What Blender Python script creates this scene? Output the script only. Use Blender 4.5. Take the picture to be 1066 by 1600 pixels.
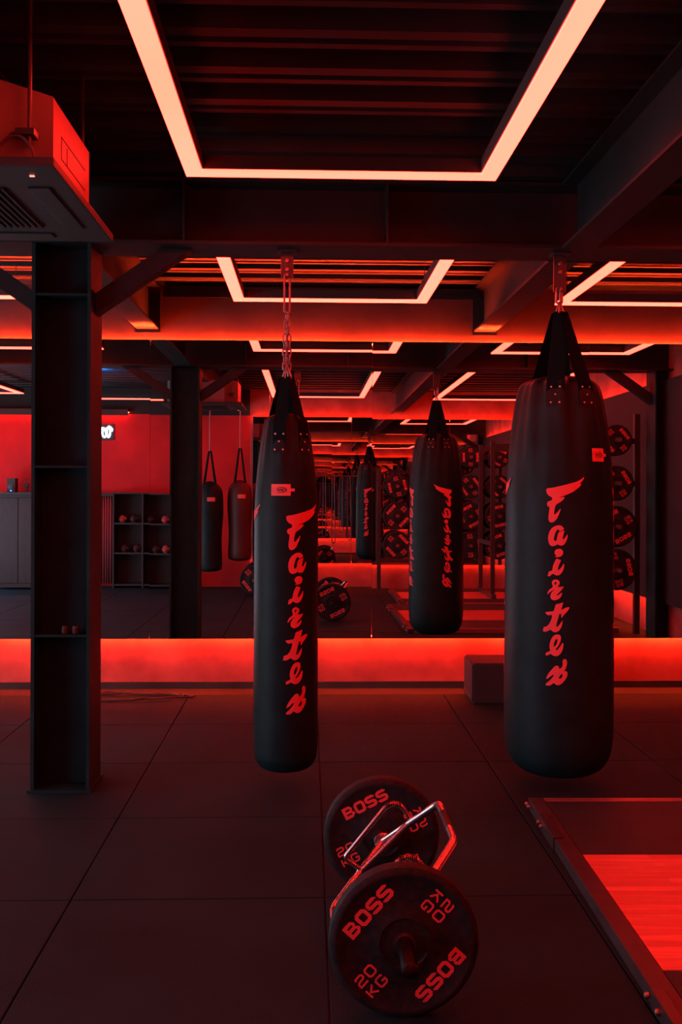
import bpy, bmesh, math, random
from mathutils import Vector, Matrix
from mathutils.geometry import tessellate_polygon
random.seed(7)
SC = bpy.context.scene
COL = SC.collection
PI = math.pi
for o in list(bpy.data.objects): bpy.data.objects.remove(o)

# ------------------------------------------------------------------ camera
F = 1556.0
cam = bpy.data.cameras.new('camera')
cam.sensor_fit = 'VERTICAL'; cam.sensor_height = 36.0
cam.lens = 36.0 * F / 1600.0
cam.shift_y = -36.0 / 1600.0
cam.clip_start = 0.05
co = bpy.data.objects.new('camera', cam); COL.objects.link(co)
co.matrix_world = (Matrix.Translation((0, 0, 1.58)) @ Matrix.Rotation(math.radians(-1.88), 4, 'Z')
                   @ Matrix.Rotation(PI/2, 4, 'X') @ Matrix.Rotation(math.radians(0.2), 4, 'Z'))
SC.camera = co

# ------------------------------------------------------------------ look, world, big lamps
SC.view_settings.view_transform = 'Standard'
SC.view_settings.look = 'None'
SC.view_settings.exposure = 0.0
SC.view_settings.gamma = 1.0
SC.view_settings.use_curve_mapping = False
SC.cycles.max_bounces = 14
SC.cycles.glossy_bounces = 10
SC.cycles.diffuse_bounces = 4
SC.cycles.sample_clamp_indirect = 6.0
SC.cycles.use_denoising = True

world = bpy.data.worlds.new('world'); SC.world = world; world.use_nodes = True
bg = world.node_tree.nodes['Background']
bg.inputs[0].default_value = (0.55, 0.75, 1.0, 1); bg.inputs[1].default_value = 0.35

FIX_RGB = (26.0, 0.50, 0.29)      # ceiling light diffuser radiance
STRIP_RGB = (200.0, 8.5, 1.6)     # LED tape behind the mirrors
DAY_POWER = 62.0

def area_light(name, loc, rot, sx, sy, power, color):
    L = bpy.data.lights.new(name, 'AREA'); L.shape = 'RECTANGLE'; L.size = sx; L.size_y = sy
    L.energy = power; L.color = color
    o = bpy.data.objects.new(name, L); COL.objects.link(o); o.location = loc; o.rotation_euler = rot
    return o
# cool daylight falling in through the open shutter in the left wall
area_light('daylight', (-5.95, 3.9, 1.4), (0, -PI/2, 0), 2.6, 7.0, DAY_POWER, (0.95, 0.92, 1.0))
# added fill lamp, tilted up to lighten the deck and beams
area_light('deck_fill', (-5.9, 4.2, 0.5), (0, -PI/2 - 0.75, 0), 0.8, 6.5, 75.0, (0.95, 0.92, 1.0))
area_light('shade_light', (-5.9, 1.4, 1.0), (0, -PI/2 + 0.5, 0), 1.6, 1.6, 22.0, (0.10, 0.42, 1.0))

# ------------------------------------------------------------------ materials
def mat(name, col, rough=0.6, metal=0.0, spec=0.5, noise=0.0, nscale=20.0, bump=0.0, bscale=60.0,
        emit=None, var=None, stretch=None, coat=0.0):
    m = bpy.data.materials.new(name); m.use_nodes = True
    nt = m.node_tree; N = nt.nodes; L = nt.links
    b = N['Principled BSDF']
    b.inputs['Base Color'].default_value = (*col, 1)
    b.inputs['Roughness'].default_value = rough
    b.inputs['Metallic'].default_value = metal
    b.inputs['Specular IOR Level'].default_value = spec
    b.inputs['Coat Weight'].default_value = coat
    tc = N.new('ShaderNodeTexCoord')
    src = tc.outputs['Object']
    if stretch:
        mp = N.new('ShaderNodeMapping'); mp.inputs['Scale'].default_value = stretch
        L.new(src, mp.inputs[0]); src = mp.outputs[0]
    if noise > 0:
        n = N.new('ShaderNodeTexNoise'); n.inputs['Scale'].default_value = nscale; n.inputs['Detail'].default_value = 5
        L.new(src, n.inputs['Vector'])
        r = N.new('ShaderNodeValToRGB')
        r.color_ramp.elements[0].position = 0.32; r.color_ramp.elements[1].position = 0.68
        lo = var[0] if var else tuple(c * (1 - noise) for c in col)
        hi = var[1] if var else tuple(min(1, c * (1 + noise)) for c in col)
        r.color_ramp.elements[0].color = (*lo, 1); r.color_ramp.elements[1].color = (*hi, 1)
        L.new(n.outputs['Fac'], r.inputs[0]); L.new(r.outputs[0], b.inputs['Base Color'])
    if bump > 0:
        n2 = N.new('ShaderNodeTexNoise'); n2.inputs['Scale'].default_value = bscale; n2.inputs['Detail'].default_value = 4
        L.new(src, n2.inputs['Vector'])
        bp = N.new('ShaderNodeBump'); bp.inputs['Strength'].default_value = bump; bp.inputs['Distance'].default_value = 0.01
        L.new(n2.outputs['Fac'], bp.inputs['Height']); L.new(bp.outputs[0], b.inputs['Normal'])
    if emit:
        b.inputs['Emission Color'].default_value = (*[c / max(emit) for c in emit], 1)
        b.inputs['Emission Strength'].default_value = max(emit)
    return m

M = {}
M['rubber'] = mat('rubber_floor', (0.0075, 0.044, 0.050), 0.68, spec=0.13, noise=0.25, nscale=1.3, bump=0.25, bscale=180)
M['concrete'] = mat('bare_concrete', (0.035, 0.04, 0.04), 0.8, noise=0.3, nscale=3)
M['plaster'] = mat('stained_plaster', (0.42, 0.10, 0.09), 0.8, noise=0.35, nscale=2.6, bump=0.3, bscale=9,
                   var=((0.32, 0.06, 0.06), (0.60, 0.15, 0.12)))
M['topwall'] = mat('dark_top_wall', (0.05, 0.026, 0.026), 0.6, noise=0.3, nscale=2.2, bump=0.2, bscale=7)
M['redwall'] = mat('red_paint', (0.52, 0.012, 0.016), 0.8, noise=0.35, nscale=1.1)
M['darkwall'] = mat('dark_wall', (0.018, 0.024, 0.026), 0.8, noise=0.2, nscale=2)
M['deck'] = mat('black_painted_deck', (0.013, 0.020, 0.022), 0.5, spec=0.25, metal=0.0, noise=0.2, nscale=4)
M['beam'] = mat('dark_painted_steel', (0.016, 0.024, 0.026), 0.5, spec=0.3, noise=0.25, nscale=3, bump=0.08, bscale=30)
M['colm'] = mat('black_painted_column', (0.007, 0.042, 0.044), 0.6, spec=0.2, noise=0.3, nscale=5, bump=0.08, bscale=30)
M['black'] = mat('matt_black', (0.03, 0.033, 0.034), 0.6)
M['blackm'] = mat('black_metal', (0.04, 0.042, 0.043), 0.35, spec=0.6)
M['diffuser'] = mat('glowing_diffuser', (0.8, 0.7, 0.6), 0.5, emit=FIX_RGB)
M['strip'] = mat('glowing_led_tape', (0.8, 0.7, 0.6), 0.5, emit=STRIP_RGB)
M['topstrip'] = mat('glowing_led_tape_bright', (0.8, 0.7, 0.6), 0.5, emit=tuple(c * 4.6 for c in STRIP_RGB))
M['weakstrip'] = mat('weaker_led_tape', (0.8, 0.7, 0.6), 0.5, emit=tuple(c * 0.28 for c in STRIP_RGB))
M['blue'] = mat('blue_lamp', (0.2, 0.3, 0.8), 0.5, emit=(0.15, 1.2, 9.0))
M['neon'] = mat('white_neon', (0.9, 0.9, 0.9), 0.5, emit=(4.5, 5.5, 7.5))
M['indicator'] = mat('red_indicator', (0.9, 0.5, 0.5), 0.5, emit=(3.0, 0.6, 0.5))
M['vinyl'] = mat('black_bag_leather', (0.006, 0.028, 0.031), 0.5, spec=0.2, noise=0.25, nscale=7, bump=0.10, bscale=22)
M['webbing'] = mat('black_webbing', (0.005, 0.032, 0.035), 0.8, spec=0.15, bump=0.35, bscale=260)
M['patch'] = mat('leather_patch', (0.012, 0.036, 0.04), 0.5, bump=0.15, bscale=90)
M['print'] = mat('printed_lettering', (0.85, 0.14, 0.15), 0.6, spec=0.3)
M['tag'] = mat('pale_label_cloth', (0.85, 0.2, 0.2), 0.7, noise=0.1, nscale=60)
M['ink'] = mat('dark_ink', (0.03, 0.02, 0.02), 0.7)
M['steel'] = mat('galvanised_steel', (0.36, 0.28, 0.28), 0.38, metal=0.9, bump=0.15, bscale=60)
M['rivet'] = mat('rivet_steel', (0.8, 0.7, 0.7), 0.4, metal=0.6)
M['chrome'] = mat('chrome_tube', (0.72, 0.52, 0.52), 0.26, metal=1.0)
M['knurl'] = mat('knurled_steel', (0.06, 0.055, 0.055), 0.3, metal=1.0, bump=0.4, bscale=320)
M['plate'] = mat('crumb_rubber', (0.012, 0.03, 0.033), 0.6, spec=0.26, noise=0.8, nscale=42, bump=0.25, bscale=150,
                 var=((0.006, 0.026, 0.029), (0.030, 0.034, 0.036)))
M['hub'] = mat('steel_hub', (0.10, 0.09, 0.09), 0.4, metal=0.8)
M['acbody'] = mat('ac_casing', (0.33, 0.12, 0.12), 0.4, spec=0.5, noise=0.1, nscale=5)
M['acpanel'] = mat('ac_panel', (0.03, 0.05, 0.05), 0.5)
M['acpanel2'] = mat('ac_corner_dark', (0.07, 0.07, 0.075), 0.5)
M['foam'] = mat('dark_foam_cover', (0.025, 0.045, 0.05), 0.6, bump=0.1, bscale=30)
M['railm'] = mat('platform_rail', (0.05, 0.05, 0.055), 0.4, spec=0.5, noise=0.2, nscale=12)
M['railb'] = mat('bright_platform_rail', (0.5, 0.32, 0.32), 0.34, metal=0.7)
M['padr'] = mat('platform_rubber', (0.014, 0.045, 0.05), 0.6, noise=0.2, nscale=12, bump=0.2, bscale=150)
M['curtain'] = mat('pale_curtain', (0.50, 0.16, 0.18), 0.8)
M['sheet'] = mat('pale_blue_sheet', (0.5, 0.5, 0.6), 0.7)
M['glove'] = mat('red_glove', (0.6, 0.10, 0.10), 0.5)
M['gloved'] = mat('dull_glove', (0.07, 0.03, 0.03), 0.5)
M['woodbox'] = mat('dark_cabinet', (0.03, 0.018, 0.016), 0.6, noise=0.3, nscale=6, stretch=(8, 8, 1))

# boarded wood: strips running along X, in staggered lengths
def wood_mat():
    m = bpy.data.materials.new('laminate_boards'); m.use_nodes = True
    N = m.node_tree.nodes; L = m.node_tree.links; b = N['Principled BSDF']
    b.inputs['Roughness'].default_value = 0.34; b.inputs['Coat Weight'].default_value = 0.4
    tc = N.new('ShaderNodeTexCoord')
    br = N.new('ShaderNodeTexBrick')
    br.inputs['Scale'].default_value = 1.0; br.inputs['Brick Width'].default_value = 0.55
    br.inputs['Row Height'].default_value = 0.042; br.inputs['Mortar Size'].default_value = 0.0004
    br.inputs['Color1'].default_value = (0.98, 0.34, 0.24, 1); br.inputs['Color2'].default_value = (0.70, 0.17, 0.13, 1)
    br.inputs['Mortar'].default_value = (0.45, 0.2, 0.15, 1); br.offset = 0.37
    mp = N.new('ShaderNodeMapping'); mp.inputs['Scale'].default_value = (2.5, 30, 1)
    ns = N.new('ShaderNodeTexNoise'); ns.inputs['Scale'].default_value = 1.5; ns.inputs['Detail'].default_value = 5
    mx = N.new('ShaderNodeMix'); mx.data_type = 'RGBA'; mx.blend_type = 'MULTIPLY'; mx.inputs[0].default_value = 0.45
    L.new(tc.outputs['Object'], br.inputs['Vector']); L.new(tc.outputs['Object'], mp.inputs[0])
    L.new(mp.outputs[0], ns.inputs['Vector'])
    cr = N.new('ShaderNodeValToRGB'); cr.color_ramp.elements[0].color = (0.45, 0.45, 0.45, 1); cr.color_ramp.elements[0].position = 0.3
    cr.color_ramp.elements[1].position = 0.7
    L.new(ns.outputs['Fac'], cr.inputs[0]); L.new(br.outputs['Color'], mx.inputs[6]); L.new(cr.outputs[0], mx.inputs[7])
    L.new(mx.outputs[2], b.inputs['Base Color'])
    return m
M['wood'] = wood_mat()
def mirror_mat():
    m = bpy.data.materials.new('mirror_glass'); m.use_nodes = True
    b = m.node_tree.nodes['Principled BSDF']
    b.inputs['Base Color'].default_value = (0.80, 0.80, 0.80, 1); b.inputs['Metallic'].default_value = 1
    b.inputs['Roughness'].default_value = 0.0
    return m
M['mirror'] = mirror_mat()

# ------------------------------------------------------------------ helpers
def obj(name, bm, m, parent=None, smooth=False, loc=None, rot=None):
    me = bpy.data.meshes.new(name)
    bmesh.ops.recalc_face_normals(bm, faces=bm.faces)
    bm.to_mesh(me); bm.free()
    me.materials.append(m)
    if smooth:
        for p in me.polygons: p.use_smooth = True
        try: me.set_sharp_from_angle(angle=math.radians(38))
        except Exception: pass
    o = bpy.data.objects.new(name, me); COL.objects.link(o)
    if parent: o.parent = parent
    if loc: o.location = loc
    if rot: o.rotation_euler = rot
    return o
def tag(o, label=None, cat=None, group=None, kind=None):
    if label: o['label'] = label
    if cat: o['category'] = cat
    if group: o['group'] = group
    if kind: o['kind'] = kind
    return o
def thing(name, label, cat, loc=(0, 0, 0), rz=0.0, group=None):
    o = bpy.data.objects.new(name, None); COL.objects.link(o); o.empty_display_size = 0.1
    o.location = loc; o.rotation_euler = (0, 0, rz)
    return tag(o, label, cat, group)
def struct(name, bm, m, smooth=False, label=None, cat=None):
    o = obj(name, bm, m, smooth=smooth); o['kind'] = 'structure'
    if label: o['label'] = label
    if cat: o['category'] = cat
    return o
def dup(root, loc, label=None, rz=None, group=None, scale=None):
    def cp(o, par):
        c = o.copy(); COL.objects.link(c); c.parent = par
        for ch in o.children: cp(ch, c)
        return c
    r = cp(root, None); r.location = loc
    if rz is not None: r.rotation_euler = (r.rotation_euler[0], r.rotation_euler[1], rz)
    if label: r['label'] = label
    if group: r['group'] = group
    if scale: r.scale = scale
    return r
def B(): return bmesh.new()
def box(bm, x0, x1, y0, y1, z0, z1, bev=0.0):
    r = bmesh.ops.create_cube(bm, size=1.0)
    vs = r['verts']
    for v in vs:
        v.co = Vector(((x0 + x1) / 2 + v.co.x * (x1 - x0), (y0 + y1) / 2 + v.co.y * (y1 - y0), (z0 + z1) / 2 + v.co.z * (z1 - z0)))
    if bev > 0:
        es = list({e for v in vs for e in v.link_edges})
        bmesh.ops.bevel(bm, geom=es, offset=bev, segments=2, affect='EDGES', profile=0.7)
    return bm
def bx(*a, **k): return box(B(), *a, **k)
def lathe(bm, prof, seg=48, axis='Z', c=(0, 0, 0), fn=None):
    """prof: list of (h, r). Closed at ends with fans."""
    rings = []
    for (h, r) in prof:
        ring = []
        for i in range(seg):
            a = 2 * PI * i / seg
            rr = fn(h, r, a) if fn else r
            x, y, z = rr * math.sin(a), -rr * math.cos(a), h
            if axis == 'Y': x, y, z = rr * math.sin(a), h, rr * math.cos(a)
            if axis == 'X': x, y, z = h, rr * math.sin(a), rr * math.cos(a)
            ring.append(bm.verts.new((c[0] + x, c[1] + y, c[2] + z)))
        rings.append(ring)
    for a, b in zip(rings, rings[1:]):
        for i in range(seg):
            bm.faces.new((a[i], a[(i + 1) % seg], b[(i + 1) % seg], b[i]))
    bm.faces.new(rings[0][::-1]); bm.faces.new(rings[-1])
    return bm
def tube(bm, pts, r, seg=12, closed=False, caps=True):
    pts = [Vector(p) for p in pts]; n = len(pts)
    rad = r if isinstance(r, (list, tuple)) else [r] * n
    rings = []; prev = None
    for i, p in enumerate(pts):
        if closed: d0 = (p - pts[i - 1]).normalized(); d1 = (pts[(i + 1) % n] - p).normalized()
        else:
            d1 = (pts[i + 1] - p).normalized() if i < n - 1 else (p - pts[i - 1]).normalized()
            d0 = (p - pts[i - 1]).normalized() if i > 0 else d1
        t = (d0 + d1)
        t = t.normalized() if t.length > 1e-6 else d1
        if prev is None:
            u = t.orthogonal().normalized()
        else:
            u = prev - t * prev.dot(t)
            u = u.normalized() if u.length > 1e-6 else t.orthogonal().normalized()
        prev = u; w = t.cross(u)
        k = 1.0 / max(0.5, math.cos(d0.angle(d1, 0) / 2))
        ring = [bm.verts.new(p + rad[i] * (math.cos(2 * PI * j / seg) * u + math.sin(2 * PI * j / seg) * w)) for j in range(seg)]
        rings.append(ring)
    m = n if closed else n - 1
    for i in range(m):
        a, b = rings[i], rings[(i + 1) % n]
        for j in range(seg):
            bm.faces.new((a[j], a[(j + 1) % seg], b[(j + 1) % seg], b[j]))
    if caps and not closed:
        bm.faces.new(rings[0][::-1]); bm.faces.new(rings[-1])
    return bm
def rounded(pts, rad=0.03, n=5):
    """polyline with rounded corners"""
    P = [Vector(p) for p in pts]; out = [P[0]]
    for i in range(1, len(P) - 1):
        a, b, c = P[i - 1], P[i], P[i + 1]
        r1 = min(rad, (b - a).length * 0.45, (c - b).length * 0.45)
        s = b + (a - b).normalized() * r1; e = b + (c - b).normalized() * r1
        for k in range(n + 1):
            t = k / n; out.append((1 - t) ** 2 * s + 2 * t * (1 - t) * b + t * t * e)
    out.append(P[-1]); return out
def ringrect(bm, x0, x1, y0, y1, w, z0, z1):
    """square picture-frame shaped ring, one closed mesh"""
    def lp(d, z): return [bm.verts.new(p) for p in ((x0 + d, y0 + d, z), (x1 - d, y0 + d, z), (x1 - d, y1 - d, z), (x0 + d, y1 - d, z))]
    ob, ot, ib, it = lp(0, z0), lp(0, z1), lp(w, z0), lp(w, z1)
    for i in range(4):
        j = (i + 1) % 4
        for q in ((ob[i], ob[j], ot[j], ot[i]), (ib[j], ib[i], it[i], it[j]), (ob[j], ob[i], ib[i], ib[j]), (ot[i], ot[j], it[j], it[i])):
            bm.faces.new(q)
    return bm
def poly2(bm, outline, holes=()):
    """flat polygon with holes in XY -> triangles, returns bm"""
    loops = [[Vector((x, y, 0)) for x, y in outline]] + [[Vector((x, y, 0)) for x, y in h] for h in holes]
    vs = [bm.verts.new(p) for lp in loops for p in lp]
    for t in tessellate_polygon(loops):
        try: bm.faces.new([vs[i] for i in t])
        except ValueError: pass
    return bm

# ------------------------------------------------------------------ room dimensions
YM, YW = 7.93, 8.0          # mirror face and wall face at the far end
YB, YBM = -0.36, -0.29      # wall and mirror face behind the camera
XL, XR = -6.0, 3.85
ZC = 3.20                   # underside of deck
MZ0, MZ1 = 0.387, 2.757     # mirror heights

# ------------------------------------------------------------------ floor (rubber mats butt jointed, about one metre square)
XS = [-5.80, -4.827, -3.853, -2.88, -1.905, -0.905, 0.07, 1.045, 2.02, 2.99, 3.86]
YS = [7.66, 6.70, 5.76, 4.80, 3.85, 2.89, 1.94, 0.98, 0.02, -0.37]
bm = B()
g = 0.003
for i in range(len(XS) - 1):
    for j in range(len(YS) - 1):
        x0, x1, y1, y0 = XS[i], XS[i + 1], YS[j], YS[j + 1]
        dz = random.uniform(-0.001, 0.001)
        box(bm, x0 + g, x1 - g, y0 + g, y1 - g, -0.03, dz, bev=0.003)
struct('floor', bm, M['rubber'], label='dark rubber mat floor in large squares', cat='floor')
struct('floor_1', bx(XL - .2, XR + .2, YB - .2, YW + .2, -0.08, -0.018), M['concrete'], label='bare concrete floor strip along the mirror wall', cat='floor')

# ------------------------------------------------------------------ walls
struct('wall_front', bx(XL - .15, XR + .15, YW, YW + .15, -0.05, 2.6), M['plaster'])
struct('wall_front_top', bx(XL - .15, XR + .15, YW, YW + .15, 2.6, 3.3), M['topwall'])  # upper stretch of the wall, darker than the plaster below
struct('wall_right', bx(XR, XR + .15, YB - .15, YW, -0.05, 3.3), M['plaster'])
bm = B(); box(bm, -0.95, XR + .15, YB - .15, YB, -0.05, 3.3)
struct('wall_back', bm, M['plaster'])
bm = B(); box(bm, XL - .15, -0.95, YB - .15, YB, -0.05, 2.78)
struct('wall_back_left', bm, M['redwall'])
struct('wall_back_top', bx(XL - .15, -0.95, YB - .15, YB, 2.78, 3.3), M['darkwall'])
bm = B()   # left wall with a wide shutter opening that daylight comes through
box(bm, XL - .15, XL, YB - .15, 0.3, -0.05, 3.3); box(bm, XL - .15, XL, 7.5, YW, -0.05, 3.3)
box(bm, XL - .15, XL, 0.3, 7.5, 2.75, 3.3)
struct('wall_left', bm, M['darkwall'])
struct('baseboard_front', bx(XL, XR, 7.975, YW - .001, -0.018, 0.035), M['concrete'])

# corrugated metal deck: trapezoid ribs running left to right
bm = B()
pitch = 0.32; prof = []
y = YB - .1
while y < YW + .3:
    prof += [(y, ZC + .065), (y + .10, ZC + .065), (y + .135, ZC), (y + .20, ZC), (y + .225, ZC + .012), (y + .245, ZC), (y + .285, ZC)]
    y += pitch
a = [bm.verts.new((XL - .15, p[0], p[1])) for p in prof]; b_ = [bm.verts.new((XR + .15, p[0], p[1])) for p in prof]
for i in range(len(prof) - 1): bm.faces.new((a[i], a[i + 1], b_[i + 1], b_[i]))
dk = struct('ceiling', bm, M['deck'])
sm = dk.modifiers.new('thick', 'SOLIDIFY'); sm.thickness = 0.02; sm.offset = 1

# perforated steel angle where deck meets the far wall
bm = B(); box(bm, -1.15, 1.35, 7.90, 7.999, 3.165, 3.172); box(bm, -1.15, 1.35, 7.895, 7.901, 3.09, 3.172)
for k in range(60):
    x = -1.12 + k * 0.041; box(bm, x, x + .022, 7.890, 7.896, 3.118, 3.136)
struct('trim_1', bm, M['beam'])

# ------------------------------------------------------------------ steel frame
def ibeam_x(bm, x0, x1, yc, z0, z1, wid=0.30, t=0.018):
    box(bm, x0, x1, yc - wid/2, yc + wid/2, z0, z0 + t); box(bm, x0, x1, yc - wid/2, yc + wid/2, z1 - t, z1)
    box(bm, x0, x1, yc - .006, yc + .006, z0 + t, z1 - t)
def ibeam_y(bm, y0, y1, xc, z0, z1, wid=0.17, t=0.014):
    box(bm, xc - wid/2, xc + wid/2, y0, y1, z0, z0 + t); box(bm, xc - wid/2, xc + wid/2, y0, y1, z1 - t, z1)
    box(bm, xc - .005, xc + .005, y0, y1, z0 + t, z1 - t)
YC = 5.35; ZB = 2.852
bm = B(); ibeam_x(bm, XL, XR, YC, ZB, ZC - .002)
beam = tag(obj('steel_beam', bm, M['beam']), 'deep dark steel beam spanning the room above both hanging bags', 'beam')
for x in (-4.2, -2.6, -.655, .41, 2.3):
    pl = obj('stiffener_plate', bx(x - .006, x + .006, YC - .14, YC + .14, ZB + .0185, ZC - .0205), M['beam'], beam)
for xc, lab in ((-1.284, 'long steel beam running from the left column to the mirror wall'),
                (1.416, 'long steel beam running front to back above the wide punching bag')):
    for y0, y1, where in ((YB, YC - .151, 'near'), (YC + .151, YW, 'far')):
        bm = B(); ibeam_y(bm, y0, y1, xc, ZB - .004, ZC - .003)
        t_ = tag(obj('steel_beam', bm, M['beam']), lab + (', part nearer the camera' if where == 'near' else ', part beyond the cross beam'), 'beam')
        if where == 'far':
            obj('end_plate', bx(xc - .10, xc + .10, YW - .02, YW - .0005, ZB - .03, ZC - .06), M['beam'], t_)

def column(xc, label):
    t = thing('steel_column', label, 'column', (xc, YC, 0))
    h = ZB - .001
    bm = B(); box(bm, -.152, -.134, -.14, .14, 0.016, h); box(bm, .134, .152, -.14, .14, 0.016, h)
    box(bm, -.134, .134, -.006, .006, 0.016, h)
    obj('shaft', bm, M['colm'], t)
    for z in (0.812, 1.69, 2.585):
        obj('stiffener_plate', bx(-.1335, .1335, -.138, -.007, z - .006, z + .006), M['colm'], t)
    obj('base_plate', bx(-.165, .165, -.155, .155, 0.0, 0.0155), M['colm'], t)
    # thin edge weld strips on the flanges
    for s in (-1, 1):
        obj('knee_brace', knee(s), M['beam'], t)
    return t
def knee(s):
    bm = B()
    p0 = Vector((s * .156, 0, 2.50)); p1 = Vector((s * .62, 0, ZB - .004))
    d = (p1 - p0).normalized(); n = Vector((-d.z * s, 0, d.x * s)) * .045
    vs = []
    for yy in (-.05, .05):
        lo0 = Vector((s * .156, yy, 2.50)); hi0 = Vector((s * .156, yy, 2.61))
        hi1 = Vector((s * .50, yy, ZB - .002)); lo1 = Vector((s * .66, yy, ZB - .002))
        vs.append([bm.verts.new(v) for v in (lo0, lo1, hi1, hi0)])
    a, b = vs
    bm.faces.new(a); bm.faces.new(b[::-1])
    for i in range(4):
        j = (i + 1) % 4; bm.faces.new((a[i], b[i], b[j], a[j]))
    return bm
column(-1.284, 'black steel column standing on the mats at the left, hiding part of the mirror')
column(3.83 - .02, 'black steel column by the right wall, seen in the mirror')

# two small chalk pots on the column's lowest ledge
for dx, lab in ((0.035, 'left one of two little pots on the ledge of the steel column'), (0.09, 'right one of two little pots on the ledge of the steel column')):
    t = tag(obj('chalk_pot', lathe(B(), [(0, .014), (.004, .017), (.03, .018), (.034, .015), (.040, .015)], 16, c=(0, 0, 0)), M['gloved'], smooth=True, loc=(-1.284 + dx - .02, YC - .1, .8185)), lab, 'pot')

# ------------------------------------------------------------------ mirrors with LED tape behind their edges
SEAMS = [-4.75, -3.0, -1.254, 0.508, 2.252, 3.80]
mlabs = ['tall wall mirror panel at the far left, beyond the frame edge', 'tall wall mirror panel behind the steel column, leftmost in view',
         'tall wall mirror panel behind the slim punching bag', 'tall wall mirror panel between the two punching bags',
         'tall wall mirror panel at the right behind the wide punching bag']
tilt = [(0, 0), (0, 0.0), (0.0008, 0), (0.0024, -0.0012), (0.0018, 0.0010)]
for i in range(5):
    x0, x1 = SEAMS[i] + .0008, SEAMS[i + 1] - .0008
    t = thing('wall_mirror', mlabs[i], 'mirror', ((x0 + x1) / 2, YM, MZ0), group='mirror panels along the far wall')
    w = (x1 - x0) / 2; h = MZ1 - MZ0
    gl = obj('mirror_glass', bx(-w, w, 0.0, 0.006, 0, h), M['mirror'], t)
    gl.rotation_euler = (-tilt[i][0], 0, tilt[i][1])
    obj('backing_board', bx(-w, w, 0.0095, 0.02, 0.012, h - .012), M['black'], t)
    obj('led_strip', bx(-w, w, 0.024, 0.034, 0.012, 0.022), M['strip'], t)
    obj('led_strip', bx(-w, w, 0.046, 0.054, h - .022, h - .012), M['topstrip'], t)
    for xx in (-w * .6, w * .6):
        obj('wall_spacer', bx(xx - .02, xx + .02, 0.021, 0.0695, .4, h - .4), M['black'], t)
# mirrors on the wall behind the camera
bs = [-0.90, 0.70, 2.28, 3.80]
for i in range(3):
    x0, x1 = bs[i] + .002, bs[i + 1] - .002
    t = thing('wall_mirror', 'mirror panel on the back wall, %s' % ['the one nearest the hanging bags', 'the middle one', 'the one nearest the right wall'][i], 'mirror', ((x0 + x1) / 2, YBM, MZ0), group='mirror panels along the back wall')
    w = (x1 - x0) / 2; h = MZ1 - MZ0
    gl = obj('mirror_glass', bx(-w, w, -0.006, 0.0, 0, h), M['mirror'], t); gl.rotation_euler = (-0.0006, 0, [0.004, -.002, .001][i])
    obj('backing_board', bx(-w, w, -0.02, -0.0105, 0.012, h - .012), M['black'], t)
    obj('led_strip', bx(-w, w, -0.034, -0.024, 0.012, 0.022), M['weakstrip'], t)
    obj('led_strip', bx(-w, w, -0.034, -0.024, h - .022, h - .012), M['strip'], t)
# panelled upper part of the right wall with the same tape
t = thing('wall_panel', 'dark panel on the right wall with light glowing below it', 'panel', (XR - .07, 3.7, MZ0))
obj('board', bx(0, 0.02, -3.9, 4.2, 0, MZ1 - MZ0), M['darkwall'], t)
obj('led_strip', bx(0.024, 0.034, -3.9, 1.4, 0.012, 0.022), M['strip'], t)
obj('led_strip', bx(0.024, 0.034, -3.9, 1.4, MZ1 - MZ0 - .022, MZ1 - MZ0 - .012), M['strip'], t)

# ------------------------------------------------------------------ ceiling light rings
def light_ring(x0, x1, y0, y1, z, label):
    cx, cy = (x0 + x1) / 2, (y0 + y1) / 2
    t = thing('ceiling_light', label, 'light', (cx, cy, z), group='rectangular ceiling light rings')
    a, b = (x1 - x0) / 2, (y1 - y0) / 2
    obj('diffuser', ringrect(B(), -a, a, -b, b, .078, 0.0, 0.012), M['diffuser'], t)
    obj('housing', ringrect(B(), -a - .004, a + .004, -b - .004, b + .004, .086, 0.0125, 0.075), M['black'], t)
    for sx in (-1, 1):
        for sy in (-1, 1):
            obj('suspension_wire', tube(B(), [(sx * (a - .04), sy * (b - .2), .074), (sx * (a - .04), sy * (b - .2), ZC - z + .001)], .0025, 6), M['blackm'], t)
    return t
light_ring(-.565, .865, .32, 4.605, 3.015, 'big rectangular ceiling light nearest the camera, in the middle')
light_ring(-.555, .873, 5.84, 7.375, 2.962, 'smaller rectangular ceiling light in front of the far wall, middle one')
light_ring(1.84, 3.26, 5.84, 7.40, 2.962, 'smaller rectangular ceiling light in front of the far wall, right one')
light_ring(-3.45, -2.05, 5.84, 7.37, 2.962, 'smaller rectangular ceiling light in front of the far wall, left one')
light_ring(1.93, 3.30, .32, 4.6, 3.015, 'big rectangular ceiling light over the lifting platforms, seen in the mirror')
t = thing('ceiling_light', 'single straight ceiling light bar above the red wall, seen in the mirror', 'light', (-2.76, .30, 2.96))
obj('diffuser', bx(-.50, .50, -.035, .035, 0, .012), M['diffuser'], t); obj('housing', bx(-.504, .504, -.039, .039, .0125, .075), M['black'], t)
for sx in (-.4, .4): obj('suspension_wire', tube(B(), [(sx, 0, .074), (sx, 0, ZC - 2.96 + .001)], .0025, 6), M['blackm'], t)
light_ring(-5.85, -4.35, .5, 4.6, 3.015, 'big rectangular ceiling light farthest left, seen in the mirror')

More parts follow.
